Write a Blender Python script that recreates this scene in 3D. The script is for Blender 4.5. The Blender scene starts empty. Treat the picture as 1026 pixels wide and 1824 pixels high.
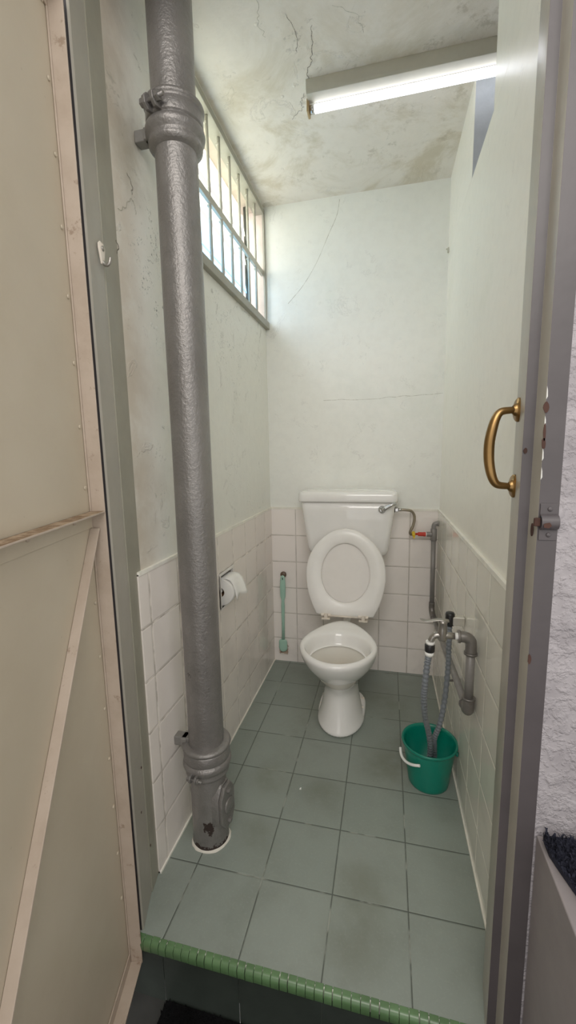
import bpy, bmesh, math, random
from mathutils import Vector, Matrix
random.seed(7)
S = bpy.context.scene
COL = S.collection
PI = math.pi
XR, YB, ZC, ZO = 0.887, 1.229, 2.417, -0.18   # right wall, back wall, ceiling, corridor floor

# ------------------------------------------------------------------ node helpers
class NT:
    def __init__(s, name):
        s.m = bpy.data.materials.new(name); s.m.use_nodes = True
        s.t = s.m.node_tree; s.t.nodes.clear()
        s.out = s.n('ShaderNodeOutputMaterial'); s.b = s.n('ShaderNodeBsdfPrincipled')
        s.t.links.new(s.b.outputs[0], s.out.inputs[0])
        s.co = s.n('ShaderNodeTexCoord').outputs['Object']
        s.sep = None
    def n(s, typ, **kw):
        o = s.t.nodes.new(typ)
        for k, v in kw.items(): setattr(o, k, v)
        return o
    def set(s, sock, v):
        if isinstance(v, bpy.types.NodeSocket): s.t.links.new(v, sock)
        elif v is not None:
            if isinstance(v, (tuple, list)) and len(v) == 3 and sock.type == 'RGBA': v = (*v, 1)
            sock.default_value = v
    def math(s, op, a, b=None, c=None, clamp=False):
        o = s.n('ShaderNodeMath', operation=op, use_clamp=clamp)
        s.set(o.inputs[0], a)
        if b is not None: s.set(o.inputs[1], b)
        if c is not None: s.set(o.inputs[2], c)
        return o.outputs[0]
    def xyz(s, i):
        if s.sep is None:
            s.sep = s.n('ShaderNodeSeparateXYZ'); s.set(s.sep.inputs[0], s.co)
        return s.sep.outputs[i]
    def noise(s, scale, detail=4, rough=.55, vec=None, dist=0):
        o = s.n('ShaderNodeTexNoise'); s.set(o.inputs['Vector'], vec or s.co)
        o.inputs['Scale'].default_value = scale; o.inputs['Detail'].default_value = detail
        o.inputs['Roughness'].default_value = rough; o.inputs['Distortion'].default_value = dist
        return o.outputs['Fac']
    def vor(s, scale, feature='F1', vec=None, out='Distance'):
        o = s.n('ShaderNodeTexVoronoi', feature=feature); s.set(o.inputs['Vector'], vec or s.co)
        o.inputs['Scale'].default_value = scale
        return o.outputs[out]
    def rng(s, v, a, b, c=0., d=1., smooth=True):
        o = s.n('ShaderNodeMapRange', interpolation_type='SMOOTHSTEP' if smooth else 'LINEAR')
        s.set(o.inputs[0], v)
        for i, q in enumerate((a, b, c, d)): o.inputs[i+1].default_value = q
        return o.outputs[0]
    def mix(s, f, a, b, blend='MIX'):
        o = s.n('ShaderNodeMix', data_type='RGBA', blend_type=blend)
        s.set(o.inputs[0], f); s.set(o.inputs[6], a); s.set(o.inputs[7], b)
        return o.outputs[2]
    def scalev(s, sx, sy, sz):
        o = s.n('ShaderNodeVectorMath', operation='MULTIPLY'); s.set(o.inputs[0], s.co); o.inputs[1].default_value = (sx, sy, sz)
        return o.outputs[0]
    def dist(s, p, sc=(1, 1, 1)):
        o = s.n('ShaderNodeVectorMath', operation='SUBTRACT'); s.set(o.inputs[0], s.co); o.inputs[1].default_value = p
        q = s.n('ShaderNodeVectorMath', operation='MULTIPLY'); s.set(q.inputs[0], o.outputs[0]); q.inputs[1].default_value = sc
        l = s.n('ShaderNodeVectorMath', operation='LENGTH'); s.set(l.inputs[0], q.outputs[0])
        return l.outputs['Value']
    def line(s, i, off, p, w):
        """1 on grout lines of axis i"""
        f = s.math('FRACT', s.math('DIVIDE', s.math('SUBTRACT', s.xyz(i), off), p))
        d = s.math('MULTIPLY', s.math('MINIMUM', f, s.math('SUBTRACT', 1., f)), p)
        return s.rng(d, w*.45, w, 1., 0.)
    def cell(s, i, off, p):
        return s.math('FLOOR', s.math('DIVIDE', s.math('SUBTRACT', s.xyz(i), off), p))
    def bump(s, h, strength=.3, dist=.002, prev=None):
        o = s.n('ShaderNodeBump'); o.inputs['Strength'].default_value = strength; o.inputs['Distance'].default_value = dist
        s.set(o.inputs['Height'], h)
        if prev is not None: s.set(o.inputs['Normal'], prev)
        return o.outputs[0]
    def fin(s, color=None, rough=.5, metal=0., normal=None, **kw):
        s.set(s.b.inputs['Base Color'], color); s.set(s.b.inputs['Roughness'], rough); s.set(s.b.inputs['Metallic'], metal)
        if normal is not None: s.set(s.b.inputs['Normal'], normal)
        for k, v in kw.items(): s.set(s.b.inputs[k.replace('_', ' ')], v)
        return s.m

def srgb(r, g, b):
    f = lambda c: (c/255/12.92) if c/255 <= .04045 else ((c/255+.055)/1.055)**2.4
    return (f(r), f(g), f(b))

def simple(name, rgb, rough=.5, metal=0., var=.06, bump=0., bscale=60, **kw):
    t = NT(name); c = srgb(*rgb)
    n = t.noise(14, 5, .6)
    col = t.mix(t.rng(n, .3, .7), tuple(x*(1-var) for x in c), tuple(min(1, x*(1+var)) for x in c))
    nor = t.bump(t.noise(bscale, 3), bump, .002) if bump else None
    return t.fin(col, rough, metal, nor, **kw)

# ------------------------------------------------------------------ materials
def mat_paint(name, base, stain, stain_lo=.52, stain_hi=.72, rough=.38, mold=None, bump=.35, dirt=None, extra=None):
    t = NT(name)
    big = t.noise(2.2, 6, .62, dist=.4); fine = t.noise(28, 5, .6)
    col = t.mix(t.rng(big, stain_lo, stain_hi), srgb(*base), srgb(*stain))
    col = t.mix(t.rng(fine, .35, .75, 0, .10), col, srgb(*[c*.8 for c in base]))
    flake = t.noise(9, 7, .68, dist=.8)
    edge = t.math('ABSOLUTE', t.math('SUBTRACT', flake, .63))
    edge = t.rng(edge, 0., .012, 1., 0.)
    col = t.mix(t.math('MULTIPLY', edge, .2), col, srgb(*[c*.55 for c in base]))
    if extra: col = extra(t, col)
    for (p, r, sc, dens) in (mold or []):
        m = t.rng(t.dist(p, sc), r*.35, r, 1., 0.)
        sp = t.math('MULTIPLY', t.rng(t.noise(110, 4, .75), .56, .62), t.rng(t.noise(17, 3, .6), .48, .58))
        col = t.mix(t.math('MULTIPLY', t.math('MULTIPLY', m, sp), dens), col, srgb(92, 104, 92))
    for (p, r, c, a) in (dirt or []):
        m = t.rng(t.dist(p), r*.15, r, a, 0.)
        m = t.math('MULTIPLY', m, t.rng(t.noise(7, 5, .6), .3, .65, .3, 1.))
        col = t.mix(m, col, srgb(*c))
    nb = t.bump(t.noise(55, 4, .6), bump*.5, .0015)
    nb = t.bump(t.rng(flake, .60, .66), bump, .0015, nb)
    blist = t.rng(t.vor(30), .05, .22, 1., 0.)
    blist = t.math('MULTIPLY', blist, t.rng(t.noise(5, 2), .52, .62))
    nb = t.bump(blist, bump, .002, nb)
    return t.fin(col, rough, 0, nb)

def mat_wall_tile(name, axis, off, p, base, grout, z0=.893, pz=.1505, w=.0028, rough=.16, extra=None, grout2=None):
    """glazed wall tiles: columns on `axis`, rows down from z0"""
    t = NT(name)
    lv = t.line(axis, off, p, w); lz = t.line(2, z0, pz, w)
    g = t.math('MAXIMUM', lv, lz)
    cv = t.n('ShaderNodeCombineXYZ'); t.set(cv.inputs[0], t.cell(axis, off, p)); t.set(cv.inputs[1], t.cell(2, z0, pz))
    wn = t.n('ShaderNodeTexWhiteNoise'); t.set(wn.inputs['Vector'], cv.outputs[0])
    col = t.mix(t.rng(wn.outputs['Value'], 0, 1, 0, .35, False), srgb(*base), srgb(*[c*.93 for c in base]))
    grime = t.math('MULTIPLY', t.rng(t.noise(4.5, 6, .6), .45, .75, 0, .45), t.rng(t.xyz(2), .0, .75, 1., .25))
    col = t.mix(grime, col, srgb(*[c*.72 for c in base]))
    if extra: col = extra(t, col)
    gc = t.mix(t.rng(t.noise(16, 3), .4, .62), srgb(*grout), srgb(*(grout2 or grout)))
    col = t.mix(t.math('MULTIPLY', g, .8), col, gc)
    nb = t.bump(t.math('SUBTRACT', 1., t.math('MAXIMUM', t.line(axis, off, p, w*1.8), t.line(2, z0, pz, w*1.8))), .5, .0015)
    nb = t.bump(t.noise(9, 2), .12, .004, nb)
    return t.fin(col, t.math('ADD', rough, t.math('MULTIPLY', g, .5)), 0, nb)

def mat_floor():
    t = NT('green_grey_floor_tile')
    g = t.math('MAXIMUM', t.line(0, .0995, .2, .0022), t.line(1, 0., .2, .0022))
    cv = t.n('ShaderNodeCombineXYZ'); t.set(cv.inputs[0], t.cell(0, .0995, .2)); t.set(cv.inputs[1], t.cell(1, 0., .2))
    wn = t.n('ShaderNodeTexWhiteNoise'); t.set(wn.inputs['Vector'], cv.outputs[0])
    col = t.mix(wn.outputs['Value'], srgb(140, 149, 141), srgb(132, 142, 134))
    col = t.mix(t.rng(t.noise(5, 7, .65), .42, .72, 0, .55), col, srgb(120, 127, 118))
    col = t.mix(t.rng(t.noise(150, 2, .5), .5, .75, 0, .25), col, srgb(152, 160, 152))
    for (x, y, r, a) in [(.645, .5, .16, .55), (.235, .36, .12, .5), (.575, .03, .13, .5), (.565, -.1, .12, .4), (.42, .34, .1, .4),
                         (-.0, .13, .1, .5), (.03, .2, .08, .6), (.34, .8, .2, .35), (.62, .95, .2, .35), (.72, .62, .16, .35), (.25, .12, .10, .3)]:
        m = t.rng(t.dist((x, y, 0)), r*.1, r, a, 0.)
        m = t.math('MULTIPLY', m, t.rng(t.noise(9, 5, .6), .28, .66, .25, 1.))
        col = t.mix(m, col, srgb(96, 98, 80))
    sp = t.math('MULTIPLY', t.rng(t.vor(7.5), .012, .022, 1., 0.), t.rng(t.noise(2.3), .45, .5))
    col = t.mix(sp, col, srgb(45, 42, 36))
    gc = t.mix(t.rng(t.noise(6, 4, .6), .52, .62), srgb(62, 68, 62), srgb(150, 154, 144))
    col = t.mix(t.math('MULTIPLY', g, .85), col, gc)
    nb = t.bump(t.math('SUBTRACT', 1., t.math('MAXIMUM', t.line(0, .0995, .2, .004), t.line(1, 0., .2, .004))), .5, .0015)
    nb = t.bump(t.noise(180, 2), .12, .001, nb)
    return t.fin(col, t.rng(t.noise(8, 4), .3, .7, .36, .55), 0, nb)

def ceil_extra(t, col):
    m = t.rng(t.noise(3.4, 8, .68, dist=.6), .44, .62, 0, .85)
    m = t.math('MULTIPLY', m, t.rng(t.xyz(1), .3, .7, .35, 1.))
    col = t.mix(m, col, srgb(200, 190, 168))
    m2 = t.math('MULTIPLY', t.rng(t.noise(16, 6, .7), .55, .66, 0, .5), t.rng(t.noise(2.7, 3), .5, .6))
    col = t.mix(m2, col, srgb(172, 163, 142))
    m3 = t.math('MULTIPLY', t.rng(t.dist((.34, .44, 2.417), (1, .7, 1)), .02, .10, .35, 0), t.rng(t.noise(40, 5, .7), .55, .66))
    return t.mix(m3, col, srgb(120, 116, 104))
def left_extra(t, col):
    # grime plus painted shade of the front corner, fading out into the room
    m = t.math('MULTIPLY', t.rng(t.xyz(1), -.03, .13, 1., 0.), t.rng(t.noise(6, 6, .65), .28, .60, .3, .85))
    col = t.mix(m, col, srgb(196, 184, 166))
    m = t.math('MULTIPLY', t.rng(t.noise(13, 6, .7, dist=.6), .60, .66, 0, .55), t.rng(t.xyz(2), 1.55, 1.8))
    return t.mix(m, col, srgb(142, 140, 124))
M = {}
M['wall'] = mat_paint('pale_mint_wall_paint', (234, 235, 229), (227, 230, 223), bump=.28, rough=.42)
M['wall_r'] = mat_paint('pale_cream_wall_paint', (239, 236, 224), (233, 231, 217), bump=.12, rough=.3)
M['wall_l'] = mat_paint('flaking_mint_wall_paint', (231, 231, 222), (224, 224, 214), bump=.85, rough=.36, extra=left_extra,
    mold=[((0, .11, 1.66), .17, (1, 1.3, .8), .9), ((0, .10, 1.78), .1, (1, 1, 1), .8), ((0, .62, 1.66), .19, (1, 1, 1), .75), ((0, .75, 1.55), .16, (1, 1, 1), .6),
          ((0, .7, 1.1), .16, (1, 1, 1), .35), ((0, .08, 1.15), .12, (1, 1, 1), .4)],
    dirt=[((0, .02, 2.02), .16, (150, 140, 120), .6), ((0, .06, 1.9), .12, (150, 142, 120), .6), ((0, -.02, 2.2), .18, (168, 156, 140), .6), ((0, .0, 1.1), .2, (176, 166, 148), .5), ((0, .03, 1.4), .16, (184, 172, 154), .5)])
M['ceil'] = mat_paint('stained_ceiling_paint', (232, 226, 216), (221, 213, 197), bump=.6, rough=.6, extra=ceil_extra)
M['tile_b'] = mat_wall_tile('pinkish_white_back_tiles', 0, -.009, .151, (243, 236, 230), (160, 153, 144), w=.0034, grout2=(190, 184, 174))
M['tile_l'] = mat_wall_tile('pinkish_white_left_tiles', 1, -.004, .1565, (240, 232, 224), (240, 232, 220), w=.0034, grout2=(160, 152, 140))
M['tile_r'] = mat_wall_tile('glossy_cream_right_tiles', 1, -.008, .1535, (234, 231, 218), (248, 244, 232), rough=.1, w=.0034, grout2=(200, 197, 182))
M['grout'] = simple('white_grout', (236, 233, 222), .8, var=.08, bump=.6, bscale=90)
M['floor'] = mat_floor()
M['crack'] = simple('hairline_crack', (168, 166, 150), .9)
M['crack_dark'] = simple('dark_crack', (96, 90, 78), .9)
M['jamb_in'] = simple('grey_door_frame_paint', (160, 155, 143), .32, var=.05, bump=.25, bscale=35)
M['jamb_out'] = simple('shaded_door_frame_paint', (72, 67, 69), .42, var=.07, bump=.25, bscale=30)  # shade of the outward-facing frame faces is put into this colour
M['gap_shade'] = simple('rebate_shade', (40, 36, 38), .7)  # shade between door leaf and jamb, painted onto the rebate
M['jamb_strip'] = simple('olive_grey_jamb_strip', (144, 141, 126), .34, var=.05, bump=.25, bscale=35)  # darker olive tone for the left jamb's strip next to the wall
M['rust'] = simple('bare_rust', (62, 38, 30), .9, var=.3)
M['white_paint_chip'] = simple('chipped_white_undercoat', (205, 205, 200), .8)
def mat_plaster():
    t = NT('rough_lilac_grey_plaster')
    h = t.math('ADD', t.rng(t.noise(38, 4, .6, dist=.4), .45, .62), t.math('MULTIPLY', t.rng(t.noise(110, 3), .5, .7), .6))
    col = t.mix(t.rng(t.noise(18, 5, .6), .35, .7), srgb(162, 157, 161), srgb(143, 138, 142))
    return t.fin(col, .7, 0, t.bump(h, .55, .004))
M['plaster'] = mat_plaster()
M['ledge'] = simple('smooth_grey_render', (138, 131, 131), .55, var=.07, bump=.3, bscale=40)
def mat_leaf():
    t = NT('beige_painted_steel_sheet')
    col = t.mix(t.rng(t.noise(4, 6, .6), .35, .7), srgb(194, 182, 161), srgb(186, 173, 151))
    col = t.mix(t.rng(t.noise(1.3, 3), .45, .6, 0, .35), col, srgb(180, 168, 146))
    col = t.mix(t.rng(t.vor(26), .03, .06, .35, 0.), col, srgb(150, 138, 112))
    return t.fin(col, .38, 0, t.bump(t.noise(60, 3), .15, .0015))
M['leaf'] = mat_leaf()
def mat_angle():
    t = NT('pinkish_beige_angle_iron')
    col = t.mix(t.rng(t.noise(9, 6, .65), .35, .7), srgb(186, 170, 154), srgb(172, 155, 138))
    col = t.mix(t.math('MULTIPLY', t.rng(t.noise(26, 6, .7), .60, .68), .7), col, srgb(134, 112, 92))
    return t.fin(col, .45, 0, t.bump(t.noise(45, 3), .25, .0015))
M['angle'] = mat_angle()
def mat_dusty():
    t = NT('dusty_brown_ledge')
    col = t.mix(t.rng(t.noise(24, 6, .7), .4, .62), srgb(170, 148, 122), srgb(118, 92, 66))
    return t.fin(col, .9, 0, t.bump(t.noise(70, 4), .5, .002))
M['dusty'] = mat_dusty()
def mat_pipe():
    t = NT('silver_grey_painted_iron')
    col = t.mix(t.rng(t.noise(6, 6, .65), .3, .7), srgb(136, 133, 130), srgb(118, 115, 112))
    col = t.mix(t.rng(t.noise(30, 6, .7, vec=t.scalev(1, 1, .35)), .56, .72, 0, .4), col, srgb(100, 97, 92))
    # rust at the foot of the pipe
    r1 = t.rng(t.math('ADD', t.xyz(2), t.math('MULTIPLY', t.noise(40, 5, .65), .08)), .056, .061, 1., 0.)
    r2 = t.math('ADD', t.dist((.020, -.047, .082), (1.1, .5, .8)), t.math('MULTIPLY', t.noise(55, 5, .65), .07)); r2 = t.rng(r2, .050, .053, 1., 0.)
    r3 = t.math('MULTIPLY', t.rng(t.dist((-.022, -.044, .565), (1.5, .5, .9)), .008, .013, 1., 0.), t.rng(t.noise(60, 3), .46, .5))
    r4 = t.rng(t.dist((-.048, -.018, 1.395), (1, 1, .7)), .004, .008, 1., 0.)
    r = t.math('MAXIMUM', t.math('MAXIMUM', r1, r2), t.math('MAXIMUM', r3, r4))
    col = t.mix(r, col, srgb(40, 28, 23))
    nb = t.bump(t.noise(120, 4, .6), .7, .0028)
    nb = t.bump(t.noise(12, 3, .5, vec=t.scalev(1, 1, .3)), .3, .004, nb)
    return t.fin(col, t.math('ADD', .33, t.math('MULTIPLY', r, .5)), t.math('SUBTRACT', .45, t.math('MULTIPLY', r, .45)), nb)
M['pipe'] = mat_pipe()
M['pipe_plain'] = simple('silver_grey_bracket_paint', (128, 126, 122), .45, .3, var=.1, bump=.4, bscale=80)
M['ceramic'] = simple('white_vitreous_china', (236, 235, 232), .08, var=.015, Coat_Weight=.5)
def mat_bowl():
    t = NT('stained_bowl_china')
    k = t.rng(t.xyz(2), .20, .36, 1., 0.)
    col = t.mix(k, srgb(232, 230, 222), srgb(206, 197, 182))
    return t.fin(col, .12)
M['bowl'] = mat_bowl()
M['seat'] = simple('white_seat_plastic', (236, 234, 230), .28, var=.02)
M['lid'] = simple('white_lid_plastic', (226, 222, 217), .35, var=.02)
M['hinge'] = simple('ivory_hinge_plastic', (222, 212, 198), .4)
M['chrome'] = simple('chrome', (205, 205, 205), .12, 1., var=.02)
M['brushed'] = simple('dull_steel', (168, 164, 158), .3, .9, var=.08)
M['steel'] = simple('satin_steel', (214, 210, 200), .28, .55, var=.04)
M['white_pl'] = simple('white_plastic', (236, 236, 232), .4, var=.02)
M['black_pl'] = simple('black_plastic', (28, 28, 30), .35, var=.1)
M['pvc'] = simple('grey_water_pipe_paint', (132, 129, 126), .4, .15, var=.1, bump=.25, bscale=90)
M['galv'] = simple('galvanised_fitting', (120, 116, 112), .38, .55, var=.14, bump=.5, bscale=120)
M['hose'] = simple('grey_corrugated_hose', (112, 118, 124), .4, var=.06)
M['braid'] = simple('brass_tinted_braid', (150, 140, 122), .35, .7, var=.12)
M['yellow'] = simple('yellow_thread_tape', (226, 190, 40), .6, var=.1)
M['red'] = simple('red_valve_paint', (200, 58, 44), .45, var=.08)
M['bucket'] = simple('green_bucket_plastic', (0, 118, 98), .32, var=.05)
M['brass'] = simple('aged_brass', (150, 118, 74), .3, 1., var=.18)
M['brown'] = simple('brown_knob', (92, 74, 58), .4, var=.1)
M['mint'] = simple('mint_green_plastic', (158, 198, 180), .4, var=.03)
M['bristle'] = simple('beige_bristle', (186, 164, 142), .8, var=.15, bump=.8, bscale=300)
M['paper'] = simple('white_tissue', (240, 239, 235), .9, var=.01, bump=.2, bscale=120)
M['cardboard'] = simple('brown_cardboard', (120, 92, 66), .9)
M['nosing'] = simple('green_glazed_nosing', (86, 118, 78), .3, var=.16)
M['riser'] = simple('dark_green_black_riser', (48, 54, 50), .35, var=.12, bump=.15)
M['outfloor'] = simple('dark_corridor_tile', (52, 52, 50), .4, var=.15, bump=.2)
M['mat'] = simple('black_mat_pile', (12, 12, 13), 1., var=.4, bump=1., bscale=400, Specular_IOR_Level=.1)
M['mat2'] = simple('blue_black_coarse_loops', (33, 35, 48), .85, var=.4, bump=1., bscale=250, Specular_IOR_Level=.25)
M['winframe'] = simple('grey_green_window_paint', (152, 150, 136), .45, var=.06, bump=.3, bscale=50)
M['winreveal'] = simple('pinkish_reveal_paint', (196, 182, 168), .6, var=.08, bump=.3)
M['bar'] = simple('grey_window_bar_paint', (186, 184, 172), .45, var=.05)
M['clip'] = simple('dark_louvre_clip', (70, 72, 66), .5)
M['batten'] = simple('batten_enamel', (186, 183, 168), .6, var=.05)
M['holder_end'] = simple('tarnished_lamp_holder', (176, 150, 108), .45, .3)
M['jamb_blue'] = simple('daylight_tinted_plaster', (178, 184, 190), .6, var=.08, bump=.6, bscale=40)  # daylight's blue cast on the opening is put into this colour
M['concrete'] = simple('white_cement_ring', (220, 216, 204), .9, var=.08, bump=.8)
M['dark_trap'] = simple('dark_outlet_pipe', (34, 32, 30), .5)
M['water'] = NT('still_water').fin(srgb(200, 200, 190), .03, 0, None, Transmission_Weight=.6, IOR=1.33)
def mat_louvre():
    t = NT('frosted_louvre_glass')
    tr = t.n('ShaderNodeBsdfTranslucent'); tr.inputs[0].default_value = (.93, .95, .95, 1)
    gl = t.n('ShaderNodeBsdfGlossy'); gl.inputs[0].default_value = (.9, .9, .9, 1); gl.inputs['Roughness'].default_value = .3
    mx = t.n('ShaderNodeMixShader'); mx.inputs[0].default_value = .08
    t.set(mx.inputs[1], tr.outputs[0]); t.set(mx.inputs[2], gl.outputs[0]); t.set(t.out.inputs[0], mx.outputs[0])
    # sky's blue painted into the lower panes' tint, upper panes creamy
    k = t.rng(t.xyz(2), 1.95, 2.2)
    t.set(tr.inputs[0], t.mix(k, (.46, .66, .80), (.74, .74, .66)))
    return t.m
M['louvre'] = mat_louvre()
def mat_tube():
    t = NT('lit_tube')
    e = t.n('ShaderNodeEmission'); e.inputs[0].default_value = (.93, .94, 1, 1); e.inputs[1].default_value = 3.4
    t.set(t.out.inputs[0], e.outputs[0]); return t.m
M['tube'] = mat_tube()

# ------------------------------------------------------------------ mesh helpers
class MB:
    def __init__(s): s.v = []; s.f = []; s.mi = []; s.sm = []
    def add(s, vs, fs, mi=0, smooth=False):
        o = len(s.v); s.v += [tuple(v) for v in vs]
        for f in fs: s.f.append(tuple(i+o for i in f)); s.mi.append(mi); s.sm.append(smooth)
        return s
    def quad(s, a, b, c, d, mi=0): return s.add([a, b, c, d], [(0, 1, 2, 3)], mi)
    def box(s, lo, hi, mi=0, mtx=None):
        x0, y0, z0 = lo; x1, y1, z1 = hi
        vs = [(x0,y0,z0),(x1,y0,z0),(x1,y1,z0),(x0,y1,z0),(x0,y0,z1),(x1,y0,z1),(x1,y1,z1),(x0,y1,z1)]
        if mtx: vs = [mtx @ Vector(v) for v in vs]
        return s.add(vs, [(3,2,1,0),(4,5,6,7),(0,1,5,4),(1,2,6,5),(2,3,7,6),(3,0,4,7)], mi)
    def loft(s, rings, mi=0, smooth=True, cap0=True, cap1=True, closed=True):
        n = len(rings[0]); vs = [p for r in rings for p in r]; fs = []
        for k in range(len(rings)-1):
            for i in range(n if closed else n-1):
                j = (i+1) % n
                fs.append((k*n+i, k*n+j, (k+1)*n+j, (k+1)*n+i))
        s.add(vs, fs, mi, smooth)
        if cap0: s.add(rings[0], [tuple(range(n))[::-1]], mi, False)
        if cap1: s.add(rings[-1], [tuple(range(n))], mi, False)
        return s
    def lathe(s, prof, c=(0, 0, 0), n=40, mi=0, mtx=None, cap0=True, cap1=True, smooth=True):
        rings = []
        for r, z in prof:
            ring = [Vector((r*math.cos(2*PI*i/n), r*math.sin(2*PI*i/n), z)) for i in range(n)]
            if mtx: ring = [mtx @ p for p in ring]
            rings.append([tuple(p+Vector(c)) for p in ring])
        return s.loft(rings, mi, smooth, cap0, cap1)
    def tube(s, pts, r, n=14, mi=0, cap=True, smooth=True):
        pts = [Vector(p) for p in pts]; rs = r if isinstance(r, (list, tuple)) else [r]*len(pts)
        rings = []; up = None
        for i, p in enumerate(pts):
            a = pts[max(0, i-1)]; b = pts[min(len(pts)-1, i+1)]; t = (b-a).normalized()
            if up is None:
                up = Vector((0, 0, 1)) if abs(t.z) < .9 else Vector((1, 0, 0))
            u = (up - t*up.dot(t)).normalized(); w = t.cross(u); up = u
            rings.append([tuple(p + (u*math.cos(2*PI*k/n) + w*math.sin(2*PI*k/n))*rs[i]) for k in range(n)])
        return s.loft(rings, mi, smooth, cap, cap)
    def prism(s, poly, z0, z1, mi=0, mtx=None):
        n = len(poly); a = [Vector((x, y, z0)) for x, y in poly]; b = [Vector((x, y, z1)) for x, y in poly]
        if mtx: a = [mtx @ p for p in a]; b = [mtx @ p for p in b]
        s.add(a+b, [(i, (i+1) % n, n+(i+1) % n, n+i) for i in range(n)] + [tuple(range(n))[::-1], tuple(range(n, 2*n))], mi)
        return s
    def build(s, name, mats, parent=None, bevel=0, subsurf=0, seg=2, auto=None, recalc=True):
        me = bpy.data.meshes.new(name); me.from_pydata(s.v, [], s.f)
        mats = mats if isinstance(mats, (list, tuple)) else [mats]
        for m in mats: me.materials.append(M[m])
        me.polygons.foreach_set('material_index', s.mi); me.polygons.foreach_set('use_smooth', s.sm)
        bm = bmesh.new(); bm.from_mesh(me)
        bmesh.ops.remove_doubles(bm, verts=bm.verts, dist=1e-6)
        if recalc: bmesh.ops.recalc_face_normals(bm, faces=bm.faces)
        bm.to_mesh(me); bm.free(); me.update()
        o = bpy.data.objects.new(name, me); COL.objects.link(o)
        if parent: o.parent = parent
        if bevel:
            b = o.modifiers.new('bevel', 'BEVEL'); b.width = bevel; b.segments = seg; b.limit_method = 'ANGLE'; b.angle_limit = math.radians(40)
            for p in me.polygons: p.use_smooth = True
            b.harden_normals = True
        if subsurf:
            m = o.modifiers.new('subsurf', 'SUBSURF'); m.levels = subsurf; m.render_levels = subsurf
        return o

def spline(pts, n=12):
    """Catmull-Rom through pts"""
    P = [Vector(p) for p in pts]; P = [P[0]*2-P[1]] + P + [P[-1]*2-P[-2]]; out = []
    for i in range(1, len(P)-2):
        for k in range(n):
            t = k/n; a, b, c, d = P[i-1:i+3]
            out.append(.5*((2*b)+(-a+c)*t+(2*a-5*b+4*c-d)*t*t+(-a+3*b-3*c+d)*t**3))
    out.append(P[-2]); return out
def thing(name, label, cat, loc=(0, 0, 0), rz=0, group=None):
    o = bpy.data.objects.new(name, None); COL.objects.link(o); o.location = loc; o.rotation_euler = (0, 0, rz); o.empty_display_size = .05
    o['label'] = label; o['category'] = cat
    if group: o['group'] = group
    return o
def tag(o, label, cat):
    o['label'] = label; o['category'] = cat; return o
def struct(o): o['kind'] = 'structure'; return o
def rot_to(d):
    return Vector((0, 0, 1)).rotation_difference(Vector(d).normalized()).to_matrix().to_4x4()
def ribbon(mb, pts, w, nrm, mi):
    """thin crack drawn on a surface"""
    P = spline(pts, 6); nrm = Vector(nrm)
    for i in range(len(P)-1):
        t = (P[i+1]-P[i]).normalized(); s = t.cross(nrm)*w*.8*(.5+random.random()*.8)
        mb.quad(P[i]-s, P[i]+s, P[i+1]+s, P[i+1]-s, mi)
def jag(pts, amp, nrm, n=5):
    """roughen a polyline"""
    out = []; nrm = Vector(nrm)
    for a, b in zip(pts, pts[1:]):
        a, b = Vector(a), Vector(b); s = (b-a).normalized().cross(nrm)
        for k in range(n): out.append(a.lerp(b, k/n) + s*random.uniform(-amp, amp))
    out.append(Vector(pts[-1])); return out

# ================================================================== THE ROOM
TT = .006     # tile thickness
ZT = .893
# ---- floor
struct(MB().box((-.15, -.2, -.12), (1.05, YB+.1, 0)).build('floor', ['floor']))
# ---- ceiling
mb = MB().box((-.15, -.14, ZC), (1.95, YB+.1, ZC+.1))
zc = ZC-.0006
for pts, w, mi in [([(.274,.25,zc),(.262,.32,zc),(.25,.36,zc),(.257,.40,zc)], .0016, 1),
                   ([(.40,.40,zc),(.385,.45,zc),(.378,.50,zc),(.36,.53,zc),(.352,.59,zc)], .0022, 2),
                   ([(.33,.62,zc),(.31,.65,zc),(.32,.68,zc),(.285,.70,zc),(.265,.72,zc)], .002, 2),
                   ([(.46,.36,zc),(.52,.40,zc),(.54,.46,zc)], .0014, 1),
                   ([(.33,.35,zc),(.345,.42,zc),(.338,.47,zc)], .0018, 2)]:
    ribbon(mb, jag(pts, .006, (0,0,1)), w*.45, (0,0,1), mi)
struct(mb.build('ceiling', ['ceil', 'crack', 'crack_dark'], recalc=False))
# ---- back wall
mb = MB().box((-.15, YB, -.1), (1.95, YB+.12, ZC))
mb.box((0, YB-TT, 0), (XR, YB, ZT), 1)
mb.box((0, YB-TT-.002, ZT-.004), (XR, YB, ZT+.007), 2)
yb = YB-.0006
ribbon(mb, [(.384,yb,2.40),(.37,yb,2.33),(.33,yb,2.25),(.27,yb,2.13),(.20,yb,2.03),(.12,yb,1.95)], .0011, (0,1,0), 3)
ribbon(mb, jag([(.30,yb,1.462),(.48,yb,1.457),(.70,yb,1.463),(.885,yb,1.469)], .003, (0,1,0), 6), .0009, (0,1,0), 3)
struct(mb.build('wall_back', ['wall', 'tile_b', 'grout', 'crack'], recalc=False))
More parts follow.
